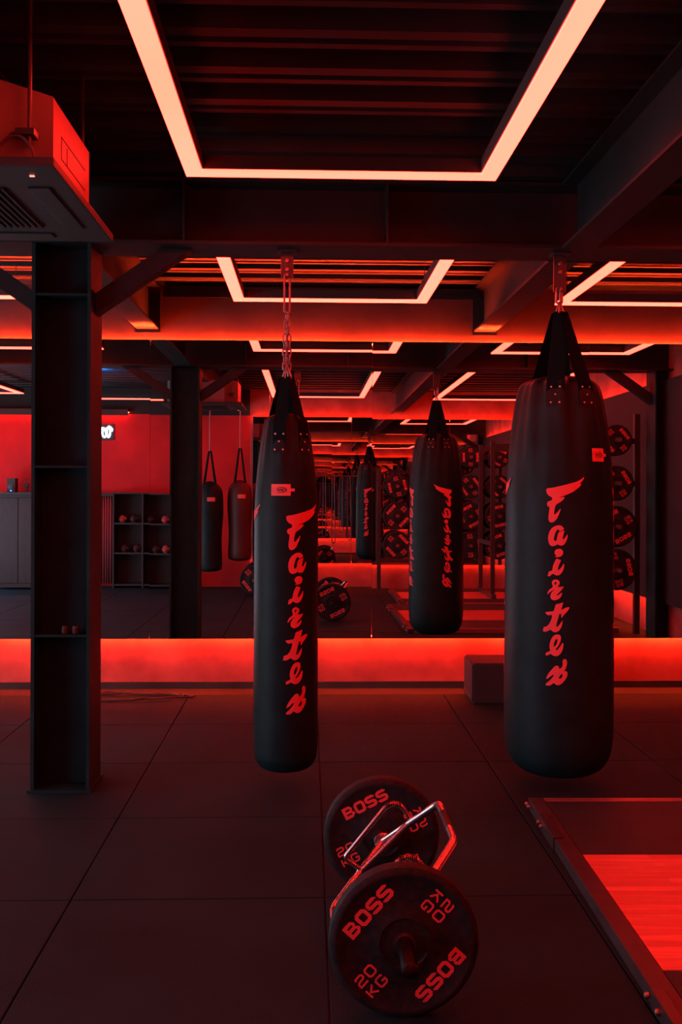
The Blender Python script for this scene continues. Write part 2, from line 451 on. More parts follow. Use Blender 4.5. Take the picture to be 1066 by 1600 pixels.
# ------------------------------------------------------------------ ceiling air conditioner, upper left
t = thing('air_conditioner', 'ceiling cassette air conditioner hanging at the upper left', 'air conditioner', (-1.27, 3.6, 2.58))
def octo(bm, a, c, z0, z1):
    P = [(-a, -a + c), (-a + c, -a), (a - c, -a), (a, -a + c), (a, a - c), (a - c, a), (-a + c, a), (-a, a - c)]
    lo = [bm.verts.new((x, y, z0)) for x, y in P]; hi = [bm.verts.new((x, y, z1)) for x, y in P]
    bm.faces.new(lo[::-1]); bm.faces.new(hi)
    for i in range(8):
        j = (i + 1) % 8; bm.faces.new((lo[i], lo[j], hi[j], hi[i]))
    return bm
obj('casing', octo(B(), .42, .15, .031, .295), M['acbody'], t)
bm = B(); box(bm, .4202, .4215, -.16, .20, .125, .128); box(bm, .4202, .4215, -.16, .20, .2, .203); box(bm, .4202, .4215, -.16, -.157, .125, .203); box(bm, .4202, .4215, -.08, -.0775, .13, .19)
obj('access_cover', bm, M['ink'], t)
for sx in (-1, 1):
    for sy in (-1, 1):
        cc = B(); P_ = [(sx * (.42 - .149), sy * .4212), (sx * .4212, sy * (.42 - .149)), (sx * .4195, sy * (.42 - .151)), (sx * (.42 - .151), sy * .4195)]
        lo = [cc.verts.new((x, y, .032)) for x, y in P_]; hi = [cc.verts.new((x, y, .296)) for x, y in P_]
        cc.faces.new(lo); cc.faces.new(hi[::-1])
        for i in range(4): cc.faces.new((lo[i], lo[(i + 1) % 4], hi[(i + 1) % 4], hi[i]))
        obj('dark_corner', cc, M['acpanel2'], t)  # thin facets over the casing's cut corners, darker than its sides
obj('panel', bx(-.475, .475, -.475, .475, 0, .03, bev=.006), M['acpanel'], t)
bm = B()
for k in range(22):
    x = -.25 + k * .0235; box(bm, x, x + .008, -.25, .25, -.008, -.0005)
obj('grille', bm, M['black'], t)
for s in (-1, 1):
    v = obj('louvre', bx(s * .37 - .035, s * .37 + .035, -.26, .26, -.006, -.0005, bev=.002), M['acbody'] if False else M['acpanel'], t)
    v = obj('louvre', bx(-.26, .26, s * .37 - .035, s * .37 + .035, -.006, -.0005, bev=.002), M['acpanel'], t)
obj('indicator_lamp', bx(.375, .39, -.385, -.378, -.004, -.0005), M['indicator'], t)
for sx in (-1, 1):
    for sy in (-1, 1):
        obj('hanger_bracket', bx(sx * .36 - .03, sx * .36 + .03, sy * .36 - .03, sy * .36 + .03, .13, .15), M['blackm'], t)
        obj('hanger_rod', tube(B(), [(sx * .372, sy * .372, .10), (sx * .372, sy * .372, ZC - 2.58 + .01)], .007, 8), M['blackm'], t)
c = []
for k in range(13):
    a = PI * k / 12; c.append((.335 - .06 * math.cos(a), -.40 - .0 * k, .031 + .09 * math.sin(a)))
obj('drain_hose', tube(B(), c, .005, 8), M['gloved'], t, smooth=True)

# ------------------------------------------------------------------ lettering traced as outlines
K = 1066 / 90.0
GL = []   # (outline, holes) in photo-free units: 1 unit = 1/K of a lettering pixel, y down
GL.append(([(210,385),(330,370),(540,320),(740,265),(840,220),(905,170),(912,190),(880,240),(815,300),(860,300),(830,345),(760,400),(690,450),(600,490),(520,525),(420,555),(545,540),(530,580),(480,625),(375,690),(355,780),(345,865),(375,865),(420,815),(465,755),(470,775),(440,860),(400,950),(350,1005),(300,1020),(262,1005),(245,960),(245,890),(270,735),(235,720),(212,680),(230,630),(310,605),(315,550),(250,520),(210,470),(200,420)], [], 0))
GL.append(([(430,1065),(490,1080),(525,1120),(530,1145),(445,1185),(440,1150),(410,1145),(375,1200),(350,1290),(345,1345),(365,1362),(395,1355),(415,1260),(430,1200),(545,1155),(520,1240),(505,1320),(520,1330),(560,1290),(595,1225),(600,1280),(570,1370),(530,1430),(490,1445),(450,1440),(415,1420),(370,1450),(310,1462),(265,1430),(242,1360),(240,1280),(260,1200),(300,1130),(360,1085)], [], 0))
GL.append(([(370,115),(400,90),(450,82),(495,95),(518,130),(515,180),(485,220),(430,240),(370,235),(365,222),(405,212),(370,190),(358,160)], [], 120))
GL.append(([(400,258),(430,280),(482,290),(455,350),(425,430),(425,480),(450,470),(490,420),(530,350),(537,380),(530,450),(500,520),(450,570),(395,580),(355,560),(335,545),(300,575),(265,600),(235,595),(245,560),(250,520),(280,500),(320,490),(330,410),(350,350),(380,290)], [], 120))
GL.append(([(385,652),(430,665),(455,695),(455,735),(430,770),(420,790),(470,790),(530,775),(520,810),(480,860),(420,920),(395,950),(430,945),(470,915),(500,890),(500,930),(470,990),(420,1025),(350,1045),(300,1020),(285,975),(295,920),(330,870),(370,830),(320,860),(270,900),(230,945),(235,900),(260,850),(310,815),(335,785),(320,750),(312,710),(325,680),(355,658)], [[(380,695),(400,700),(395,735),(375,755),(360,745),(365,710)]], 120))
GL.append(([(525,1072),(505,1140),(485,1215),(520,1200),(570,1170),(640,1160),(620,1210),(570,1270),(530,1310),(490,1370),(485,1340),(490,1290),(450,1290),(435,1360),(410,1440),(390,1530),(420,1530),(460,1480),(510,1410),(510,1450),(490,1540),(450,1600),(400,1630),(350,1635),(320,1610),(290,1590),(240,1620),(200,1635),(150,1630),(155,1590),(165,1545),(220,1535),(270,1480),(310,1390),(325,1310),(240,1325),(215,1300),(185,1268),(260,1255),(350,1245),(370,1170),(385,1115),(450,1100)], [], 120))
GL.append(([(400,368),(450,372),(480,400),(485,450),(470,510),(430,590),(390,640),(385,662),(410,660),(450,620),(520,510),(530,560),(520,640),(480,720),(430,765),(380,775),(330,760),(300,735),(260,755),(220,775),(200,760),(205,720),(250,700),(290,680),(275,620),(275,550),(300,470),(340,400)], [[(405,450),(422,465),(415,520),(385,580),(355,605),(352,550),(370,490)]], 230))
GL.append(([(530,822),(575,820),(598,870),(590,940),(560,1020),(540,1045),(590,1045),(608,1080),(600,1140),(560,1210),(500,1280),(440,1312),(400,1305),(355,1270),(320,1300),(280,1328),(200,1325),(215,1290),(260,1250),(310,1200),(350,1140),(350,1110),(290,1160),(220,1215),(215,1190),(250,1110),(310,1030),(370,960),(410,945),(445,960),(455,1010),(500,980),(520,920),(510,860)], [[(505,1090),(515,1130),(500,1170),(460,1195),(445,1175),(460,1140)]], 230))
def smooth_loop(pts, it=1):
    for _ in range(it):
        out = []
        for i in range(len(pts)):
            p, q = pts[i], pts[(i + 1) % len(pts)]
            out.append((p[0] * .8 + q[0] * .2, p[1] * .8 + q[1] * .2)); out.append((p[0] * .2 + q[0] * .8, p[1] * .2 + q[1] * .8))
        pts = out
    return pts
REFX, REFY = 870.0, 747.0
def bag_text_bm(scale, rfun, z_top, theta0):
    """word painted down the bag; scale = metres per lettering pixel; bent round the bag's surface"""
    flat = B()
    for out, holes, oy in GL:
        cv = lambda p: ((835 + p[0] / K - REFX) * scale, -((730 + oy + p[1] / K) - REFY) * scale)
        poly2(flat, [cv(p) for p in smooth_loop(out)], [[cv(p) for p in smooth_loop(h)] for h in holes])
    x = -.12
    while x < .16:
        bmesh.ops.bisect_plane(flat, geom=flat.verts[:] + flat.edges[:] + flat.faces[:], plane_co=(x, 0, 0), plane_no=(1, 0, 0)); x += .014
    y_ = 0.0
    while y_ > -1.1:
        bmesh.ops.bisect_plane(flat, geom=flat.verts[:] + flat.edges[:] + flat.faces[:], plane_co=(0, y_, 0), plane_no=(0, 1, 0)); y_ -= .06
    for v in flat.verts:
        z = z_top + v.co.y; r = rfun(z) + .0022; th = theta0 + v.co.x / r
        v.co = Vector((r * math.sin(th), -r * math.cos(th), z))
    return flat
def bent_rect(x0, x1, z0, z1, rfun, th0, off, nx=8, nz=6, thick=.0):
    bm = B(); g_ = []
    for j in range(nz + 1):
        z = z0 + (z1 - z0) * j / nz; row = []
        for i in range(nx + 1):
            x = x0 + (x1 - x0) * i / nx; r = rfun(z) + off; th = th0 + x / r
            row.append(bm.verts.new((r * math.sin(th), -r * math.cos(th), z)))
        g_.append(row)
    for j in range(nz):
        for i in range(nx): bm.faces.new((g_[j][i], g_[j][i + 1], g_[j + 1][i + 1], g_[j + 1][i]))
    if thick:
        bmesh.ops.solidify(bm, geom=bm.faces[:], thickness=thick)
    return bm

# ------------------------------------------------------------------ punching bags
def interp(prof, z):
    for (z0, r0), (z1, r1) in zip(prof, prof[1:]):
        if z0 <= z <= z1: return r0 + (r1 - r0) * (z - z0) / max(1e-6, z1 - z0)
    return prof[0][1] if z < prof[0][0] else prof[-1][1]
def dense(prof, step=.025):
    out = []
    for (z0, r0), (z1, r1) in zip(prof, prof[1:]):
        n = max(1, int(math.hypot(z1 - z0, r1 - r0) / step))
        for k in range(n): out.append((z0 + (z1 - z0) * k / n, r0 + (r1 - r0) * k / n))
    out.append(prof[-1]); return out
def crsmooth(prof, n=6):
    P = [prof[0]] + prof + [prof[-1]]; out = []
    for i in range(1, len(P) - 2):
        for k in range(n):
            t = k / n
            f = lambda a: 0.5 * (2 * P[i][a] + (P[i+1][a] - P[i-1][a]) * t + (2 * P[i-1][a] - 5 * P[i][a] + 4 * P[i+1][a] - P[i+2][a]) * t * t + (-P[i-1][a] + 3 * P[i][a] - 3 * P[i+1][a] + P[i+2][a]) * t ** 3)
            out.append((f(0), max(.002, f(1))))
    out.append(prof[-1]); return out
def link_bm(bm, c, L=.05, W=.03, r=.005, rot=0.0):
    pts = []
    h = L / 2 - W / 2
    for k in range(9): a = PI * k / 8; pts.append((W / 2 * math.cos(a), 0, h + W / 2 * math.sin(a)))
    for k in range(9): a = PI + PI * k / 8; pts.append((W / 2 * math.cos(a), 0, -h + W / 2 * math.sin(a)))
    R = Matrix.Rotation(rot, 3, 'Z'); pts = [Vector(c) + R @ Vector(p) for p in pts]
    return tube(bm, pts, r, 8, closed=True)

def bag(x, y, prof, apex_z, zfold, text_z, text_scale, text_th, patch_z, pths, label_z, label_th, label, hook_z, slim=False, ribw=.092):
    t = thing('punching_bag', label, 'punching bag', (x, y, prof[0][0]))
    z_off = prof[0][0]
    P = [(z - z_off, r) for z, r in prof]; A = apex_z - z_off; zf = zfold - z_off; ztop = P[-1][0]
    S = dense(crsmooth(P))
    rf0 = lambda z: interp(S, z)
    def fold(h, r, a):
        k = max(0.0, min(1.0, (h - zf) / (ztop - .03 - zf)))
        f = 0
        for p in pths:
            for q in (0, PI):
                d = (a - (p + q) + PI) % (2 * PI) - PI
                f += .10 * math.exp(-(d / .24) ** 2)              # raised under a strap
        f -= .085 * (0.5 + 0.5 * math.cos(a * 9 + 1.3 + 2.0 * h)) + .03 * math.cos(a * 17 + h * 3)
        return r * (1 + f * k ** 1.3)
    rf = lambda z: rf0(z)
    def rfa(z, a): return fold(z, rf0(z), a % (2 * PI))
    body = obj('body', lathe(B(), S, 128, fn=fold), M['vinyl'], t, smooth=True)
    # stitched seam rings
    for zz in (.03,):
        pass
    # lettering, four times round
    nt_ = 3 if slim else 4
    for q in range(nt_):
        w_ = obj('lettering', bag_text_bm(text_scale, rf, text_z - z_off, text_th + q * 2 * PI / nt_), M['print'], t)
    # label with a dark swoosh mark
    lz = label_z - z_off; lw, lh = (.052, .030) if slim else (.042, .034)
    lt = obj('maker_label', bent_rect(-lw, lw, lz - lh, lz + lh, lambda z: rfa(z, label_th), label_th, .003), M['tag'], t)
    lt['label'] = 'pale rectangular label with a dark oval mark'
    obj('label_tab', bent_rect(lw, lw + .022, lz - .008, lz + .008, lambda z: rfa(z, label_th), label_th, .003, nx=2, nz=1), M['tag'], lt)
    em = B()
    flat = B()
    o_, i_ = [], []
    for k in range(24):
        a = 2 * PI * k / 24; o_.append((.028 * math.cos(a) + .004, .015 * math.sin(a))); i_.append((.0245 * math.cos(a) + .0015, .0125 * math.sin(a)))
    poly2(flat, o_, [i_])
    for (sx, sw) in ((-.018, .008), (-.008, .007), (.001, .007), (.009, .008)):
        poly2(flat, [(sx, -.006), (sx + sw, -.006), (sx + sw + .002, -.002), (sx + .003, -.001), (sx + sw + .002, .005), (sx + .001, .006), (sx - .001, .002), (sx + sw - .002, -.003), (sx, -.004)])
    for v in flat.verts:
        z = lz + v.co.y; r = rfa(z, label_th) + .0042; th = label_th + v.co.x / r
        v.co = Vector((r * math.sin(th), -r * math.cos(th), z))
    obj('label_emblem', flat, M['ink'], lt)
    # four straps with riveted patches
    n = 0
    for q in (0, PI):
        for p in pths:
            th = p + q; pz = patch_z - z_off
            hw = ribw / 2
            pt = obj('strap_patch', bent_rect(-hw * .98, hw * .98, pz - .062, pz + .055, lambda z: rfa(z, th % (2 * PI)), th, .004, thick=.003), M['patch'], t)
            for (u, w) in ((-.022, .038), (.022, .038), (0, -.002), (-.022, -.044), (.022, -.044)):
                zz = pz + w; r = rfa(zz, th % (2 * PI)) + .006; a = th + u / r
                rb = lathe(B(), [(0, .0052), (.002, .005), (.0035, .003)], 10)
                nrm = Vector((math.sin(a), -math.cos(a), 0))
                rb.transform(Matrix.Translation((r * math.sin(a), -r * math.cos(a), zz)) @ nrm.to_track_quat('Z', 'Y').to_matrix().to_4x4())
                obj('rivet', rb, M['rivet'], pt)
            # strap: leaves the patch, passes over the shoulder and rises to the apex
            r0 = rfa(pz, th % (2 * PI)) + .0035; r1 = rfa(pz + .05, th % (2 * PI)) + .006
            path = [(r0, pz - .05), (r1, pz + .05)]
            ztopbag = ztop
            zz = pz + .08
            while zz < ztopbag - .005:
                path.append((rfa(min(zz, ztopbag), th % (2 * PI)) + .008, zz)); zz += .03
            re = .034
            path.append((path[-1][0] * .80, ztopbag + .05))
            rl, zl = path[-1]
            for k in range(1, 7):
                f = k / 6; path.append((rl + (re - rl) * f, zl + (A - .03 - zl) * f))
            sb = B(); rows = []
            for kk, (rr, zz) in enumerate(path):
                f = max(0, (zz - ztopbag) / (A - ztopbag)); wv = hw * (1.02 - .42 * f)
                c = Vector((rr * math.sin(th), -rr * math.cos(th), zz)); tv = Vector((math.cos(th), math.sin(th), 0)); nv = Vector((math.sin(th), -math.cos(th), 0))
                rows.append([sb.verts.new(c + tv * wv * s + nv * (0.002 * (1 - abs(s)))) for s in (-1, 0, 1)])
            for a_, b_ in zip(rows, rows[1:]):
                for i in (0, 1): sb.faces.new((a_[i], a_[i + 1], b_[i + 1], b_[i]))
            bmesh.ops.solidify(sb, geom=sb.faces[:], thickness=.005)
            obj('strap', sb, M['webbing'], t, smooth=True)
            # thin steel hook from strap end to the gathering ring
            c0 = Vector((re * 1.0 * math.sin(th), -re * math.cos(th), A - .045)); c1 = Vector((.006 * math.sin(th), -.006 * math.cos(th), A + .028))
            obj('hook_link', tube(B(), [c0 + Vector((0, 0, 0)), c0 * .8 + c1 * .2 + Vector((.008 * math.sin(th), -.008 * math.cos(th), 0)), c1], .0045, 8), M['steel'], t, smooth=True)
    # chain up to the bracket
    H = hook_z - z_off; z = A + .03; k = 0
    if slim:
        L = .048; pit = L - .011
        while z + L / 2 < H - .17:
            if k < 5:
                for s in (-1, 1):
                    ch = obj('chain_link', link_bm(B(), (s * .009, 0, z), L, .026, .0046, rot=(k % 2) * PI / 2 + .5), M['steel'], t, smooth=True)
            else:
                ch = obj('chain_link', link_bm(B(), (0, 0, z), L, .030, .0052, rot=(k % 2) * PI / 2 + .35), M['steel'], t, smooth=True)
            z += pit; k += 1
        rem = H + .012 - (z - .012)
        obj('snap_hook', link_bm(B(), (0, 0, z - .012 + rem / 2), rem, .03, .0055, rot=.25), M['steel'], t, smooth=True)
    else:
        rem = H + .012 - (z - .01)
        obj('snap_hook', link_bm(B(), (-.006, 0, z - .01 + rem / 2), rem, .03, .0055, rot=.15), M['steel'], t, smooth=True)
        obj('snap_hook', link_bm(B(), (.008, 0, z - .01 + rem / 2), rem, .028, .005, rot=.9), M['steel'], t, smooth=True)
    return t

def hanger(x, label, z0):
    t = thing('beam_hanger', label, 'bracket', (x, YC - .02, z0))
    h = ZB - z0
    bm = B(); box(bm, -.034, .034, -.006, .006, 0, h - .012, bev=.002)
    obj('plate', bm, M['blackm'], t)
    obj('top_plate', bx(-.05, .05, -.05, .05, h - .011, h - .0005), M['blackm'], t)
    for zz in (h - .055, h - .10):
        b2 = lathe(B(), [(-.014, .009), (-.012, .011), (-.0062, .011)], 12, axis='Y', c=(0, 0, zz)); obj('bolt', b2, M['steel'], t, smooth=True)
    obj('pin', tube(B(), [(0, -.03, .014), (0, .03, .014)], .007, 10), M['steel'], t, smooth=True)
    return t
XR1, XL1, YG = 1.352, -0.117, 5.33
# right, wide bag
profR = [(.062, .02), (.066, .14), (.085, .205), (.125, .250), (.20, .279), (.35, .289), (.80, .288), (1.25, .285), (1.55, .281), (1.74, .272), (1.90, .255), (2.02, .237), (2.10, .220), (2.15, .195), (2.18, .12), (2.19, .01)]
bag(XR1, YG, profR, 2.565, 1.50, 1.637, 1 / 306.5, math.radians(-15.5), 2.075, (math.radians(-19), math.radians(21)), 1.760, math.radians(31),
    'wide black punching bag hanging at the right with red lettering down its front', 2.66)
hanger(XR1 , 'steel hanger plate under the beam holding the wide punching bag', 2.645)
# left, slim bag
profL = [(.085, .02), (.088, .09), (.105, .135), (.14, .160), (.20, .170), (.45, .1715), (1.0, .171), (1.40, .170), (1.52, .167), (1.65, .158), (1.78, .143), (1.88, .128), (1.95, .110), (1.975, .07), (1.985, .01)]
bag(XL1, YG, profL, 2.205, 1.55, 1.492, 1 / 301.0, math.radians(21), 1.828, (math.radians(-14), math.radians(42)), 1.574, math.radians(-9),
    'slim black punching bag on a long chain, left of the two by the mirror', 2.72, slim=True, ribw=.070)
hanger(XL1 , 'steel hanger plate under the beam holding the slim punching bag', 2.705)

# ------------------------------------------------------------------ weight plates and hex bar
def stroke(bm, pts, w, closed=False):
    """flat ribbon with mitred corners in XY"""
    P = [Vector((p[0], p[1])) for p in pts]; n = len(P); L_, R_ = [], []
    for i in range(n):
        if closed: a, c = P[i - 1], P[(i + 1) % n]
        else: a, c = (P[i - 1] if i else None), (P[i + 1] if i < n - 1 else None)
        d0 = (P[i] - a).normalized() if a is not None else None; d1 = (c - P[i]).normalized() if c is not None else None
        if d0 is None: d0 = d1
        if d1 is None: d1 = d0
        nn = Vector((-(d0.y + d1.y), d0.x + d1.x)).normalized(); k = 1 / max(.45, nn.dot(Vector((-d0.y, d0.x))))
        L_.append(bm.verts.new((*(P[i] + nn * w / 2 * k), 0))); R_.append(bm.verts.new((*(P[i] - nn * w / 2 * k), 0)))
    for i in range(n if closed else n - 1):
        j = (i + 1) % n; bm.faces.new((L_[i], L_[j], R_[j], R_[i]))
LET = {
 'B': [([(0, .5), (0, 1), (.62, 1), (.76, .87), (.76, .63), (.62, .5)], 1), ([(0, 0), (0, .5), (.62, .5), (.8, .36), (.8, .14), (.64, 0)], 1)],
 'O': [([(.15, 0), (.65, 0), (.8, .17), (.8, .83), (.65, 1), (.15, 1), (0, .83), (0, .17)], 1)],
 'S': [([(.78, .86), (.78, .88), (.65, 1), (.14, 1), (0, .87), (0, .63), (.13, .52), (.66, .48), (.8, .36), (.8, .13), (.66, 0), (.13, 0), (0, .12), (0, .15)], 0)],
 '2': [([(0, .84), (.13, 1), (.66, 1), (.8, .87), (.8, .64), (.66, .52), (.14, .48), (0, .36), (0, 0), (.85, 0)], 0)],
 '0': [([(.15, 0), (.65, 0), (.8, .17), (.8, .83), (.65, 1), (.15, 1), (0, .83), (0, .17)], 1)],
 'K': [([(0, 0), (0, 1)], 0), ([(.78, 1), (.24, .5), (.80, 0)], 0)],
 'G': [([(.8, .84), (.66, 1), (.14, 1), (0, .85), (0, .15), (.14, 0), (.66, 0), (.8, .14), (.8, .46), (.42, .46)], 0)],
}
def word(bm, s, cx, cy, h, w, lw, gap, rot):
    n = len(s); tot = n * w + (n - 1) * gap; x = -tot / 2
    R = Matrix.Rotation(rot, 2)
    for ch in s:
        if ch == 'B':       # solid outline with two counters
            a = lw / 2; t_ = w; H = h / 2
            out = [(-a, -H - a), (t_ * .80, -H - a), (t_ + a, -H + a * .9), (t_ + a, -a * 1.1), (t_ * .93, a * .15), (t_ * .94 + a * .6, a * 1.3), (t_ * .94 + a * .6, H - a * .7), (t_ * .78, H + a), (-a, H + a)]
            hs = [[(a, a), (t_ * .94 - a * 1.2, a), (t_ * .94 - a * 1.2, H - a), (a, H - a)], [(a, -H + a), (t_ - a, -H + a), (t_ - a, -a), (a, -a)]]
            n0 = len(bm.verts); poly2(bm, out, hs); bm.verts.ensure_lookup_table()
            for v in bm.verts[n0:]:
                q = R @ Vector((x + v.co.x, v.co.y)) + Vector((cx, cy)); v.co = Vector((q.x, q.y, 0))
            x += w + gap; continue
        for pts, cl in LET[ch]:
            q = [R @ Vector((x + p[0] / .8 * w, (p[1] - .5) * h)) + Vector((cx, cy)) for p in pts]
            stroke(bm, q, lw, bool(cl))
        x += w + gap
def plate_words(R, yface, flip):
    """four words on one face, each its own mesh"""
    k = R / .225; out = []
    for rot in (0, PI):
        c, s = math.cos(rot), math.sin(rot)
        bm = B(); p = (0, .144 * k)
        word(bm, 'BOSS', c * p[0] - s * p[1], s * p[0] + c * p[1], .035 * k, .0325 * k, .0114 * k, .0155 * k, rot)
        out.append(('brand_word', bm))
        bm = B()
        for wd, ox, oy in (('20', 0, .022), ('KG', 0, -.023)):
            p = (-.148 * k + ox, oy * k); word(bm, wd, c * p[0] - s * p[1], s * p[0] + c * p[1], .029 * k, .027 * k, .0064 * k, .013 * k, rot)
        out.append(('weight_mark', bm))
    for nm, bm in out:
        for v in bm.verts:
            x, z = v.co.x, v.co.y
            v.co = Vector((-x if flip else x, yface, z))
    return out
def make_plate(name, label, R, loc, rot, thick=.072, group=None):
    """bumper plate with axis along Y, origin at its centre"""
    t = thing(name, label, 'weight plate', loc, group=group)
    t.rotation_euler = (0, rot, 0)
    h = thick / 2; k = R / .225
    prof = [(-h + .004, .031), (-h + .004, .07 * k), (-h, .0745 * k), (-h, .0775 * k), (-h + .0035, .082 * k), (-h + .0035, .198 * k), (-h + .0015, .201 * k), (-h + .0015, .210 * k), (-h + .011, .2235 * k), (-h + .016, .225 * k)]
    full = prof + [(-p[0], p[1]) for p in prof[::-1]]
    bm = B(); seg = 96; rings = []
    for (yy, r) in full:
        rings.append([bm.verts.new((r * math.sin(2 * PI * i / seg), yy, r * math.cos(2 * PI * i / seg))) for i in range(seg)])
    rings.append(rings[0])
    for a, b in zip(rings, rings[1:]):
        for i in range(seg): bm.faces.new((a[i], a[(i + 1) % seg], b[(i + 1) % seg], b[i]))
    obj('rubber_disc', bm, M['plate'], t, smooth=True)
    hb = B(); rings = []
    for (yy, r) in [(-h - .001, .0262), (-h - .001, .0345), (-h + .0045, .036), (h - .0045, .036), (h + .001, .0345), (h + .001, .0262)]:
        rings.append([hb.verts.new((r * math.sin(2 * PI * i / 32), yy, r * math.cos(2 * PI * i / 32))) for i in range(32)])
    rings.append(rings[0])
    for a, b in zip(rings, rings[1:]):
        for i in range(32): hb.faces.new((a[i], a[(i + 1) % 32], b[(i + 1) % 32], b[i]))
    obj('hub', hb, M['hub'], t, smooth=True)
    for yf, fl in ((-h + .0028, False), (h - .0028, True)):
        for nm, wb in plate_words(R, yf, fl): obj(nm, wb, M['print'], t)
    return t
AX, AZ = .291, .2265
make_plate('weight_plate', 'black 20 kg rubber weight plate lying nearest the camera on the hex bar', .225, (AX, 2.992, AZ), math.radians(-48))
make_plate('weight_plate', 'black 20 kg rubber weight plate on the far end of the hex bar', .225, (AX, 3.90, AZ), math.radians(-27))

t = thing('hex_bar', 'chrome hex trap bar standing tilted on the mats between two plates', 'barbell', (AX, 3.45, AZ))
def W(x, y, z): return (x - AX, y - 3.45, z - AZ)
r_ = .0142
def sleeve(y0, y1):
    return lathe(B(), [(y0, .0205), (y0 + .003, .0245), (y1, .0245)], 32, axis='Y')
obj('sleeve', sleeve(-.665, -.40), M['knurl'], t, smooth=True)
bm = lathe(B(), [(.40, .0245), (.662, .0245), (.665, .0205)], 32, axis='Y'); obj('sleeve', bm, M['knurl'], t, smooth=True)
for y0, y1 in ((-.4085, -.36), (.36, .4125)):
    obj('collar', lathe(B(), [(y0 + .002, .03), (y0 + .005, .0345), (y1 - .004, .0345), (y1, .03)], 32, axis='Y'), M['chrome'], t, smooth=True)
obj('collar', lathe(B(), [(-.4810 - .016, .027), (-.4810 - .012, .034), (-.4810, .034)], 32, axis='Y'), M['hub'], t, smooth=True)
s = 1 / math.sqrt(2) * .276
Bp, Cp = W(AX + s, 3.66, AZ + s), W(AX + s, 3.27, AZ + s)
Fp, Ep = W(AX - s, 3.66, AZ - s + .006), W(AX - s, 3.27, AZ - s + .006)
A1, D1 = (0, .37, 0), (0, -.37, 0)
obj('frame_tube', tube(B(), rounded([A1, Bp, Cp, D1], .03), r_, 16), M['chrome'], t, smooth=True)
obj('frame_tube', tube(B(), rounded([A1, Fp, Ep, D1], .03), r_, 16), M['chrome'], t, smooth=True)
# grip sleeves on the two long sides
for P0, P1 in ((Bp, Cp), (Fp, Ep)):
    a = Vector(P0).lerp(Vector(P1), .3); b = Vector(P0).lerp(Vector(P1), .7)
    obj('side_grip', tube(B(), [a, b], r_ + .0012, 16), M['knurl'], t, smooth=True)
for yy in (3.745, 3.20):
    q = [(.205, .145), (.140, .192), (.296, .384), (.330, .398), (.362, .380), (.393, .330)]
    pts = [W(a, yy, b) for a, b in q]
    obj('handle_loop', tube(B(), rounded(pts, .018, 4), .0095, 12), M['chrome'], t, smooth=True)
    obj('cross_bar', tube(B(), [W(.2, yy, .137), W(.396, yy, .333)], .0125, 12), M['chrome'], t, smooth=True)
    kn = B()
    for k in range(9):
        f = k / 8; a = Vector(W(.298, yy, .386)).lerp(Vector(W(.352, yy, .388)), f) + Vector((0, 0, .008 * math.sin(PI * f)))
        tube(kn, [a + Vector((-.0016, 0, 0)), a + Vector((.0016, 0, 0))], .0125, 12)
    obj('loop_grip', kn, M['knurl'], t, smooth=True)

# ------------------------------------------------------------------ lifting platforms, right
def platform(x0, x1, y0, y1, wy0, wy1, label, rz=0.0):
    T = .052
    t = thing('lifting_platform', label, 'platform', (x0, y0, 0), rz)
    def L(bm): bm.transform(Matrix.Translation((-x0, -y0, 0))); return bm
    rw = .072
    wx0 = x0 + rw + .003
    o = obj('wood_deck', L(bx(wx0, x1, wy0, wy1, 0.002, T - .001, bev=.0015)), M['wood'], t)
    obj('rubber_pad', L(bx(wx0, x1, wy1 + .003, y1 - .052, 0.002, T - .002, bev=.002)), M['padr'], t)
    obj('rubber_pad', L(bx(wx0, x1, y0 + .052, wy0 - .003, 0.002, T - .002, bev=.002)), M['padr'], t)
    obj('side_rail', L(bx(x0, x0 + rw, y0, y1, 0.001, T, bev=.002)), M['railm'], t)
    obj('end_rail', L(bx(x0 + rw + .003, x1, y1 - .048, y1, 0.002, T, bev=.002)), M['railb'], t)
    obj('end_rail', L(bx(x0 + rw + .003, x1, y0, y0 + .048, 0.002, T, bev=.002)), M['railm'], t)
    for yc in (y1 - .42, y0 + .42):
        obj('joint_bracket', L(bx(x0 - .008, x0 + .034, yc - .16, yc + .16, .002, T + .008, bev=.003)), M['blackm'], t)
    for yy in (y1 - .03, y1 - .075, y1 - .30, y1 - .36, y0 + .60, y0 + .50, y0 + .30, y0 + .24):
        b = lathe(B(), [(0, .010), (.006, .011), (.012, .009), (.015, .004)], 12)
        b.transform(Matrix.Translation((x0 - .008, yy, T * .6)) @ Matrix.Rotation(-PI / 2, 4, 'Y'))
        obj('bolt_head', L(b), M['steel'], t, smooth=True)
    return t
platform(1.044, 3.43, 2.42, 4.905, 3.14, 4.14, 'lifting platform on the floor at the lower right with a glossy wood centre', math.radians(-1.2))
platform(1.25, 3.45, 0.25, 2.30, .75, 1.70, 'second lifting platform behind, seen only in the mirror')

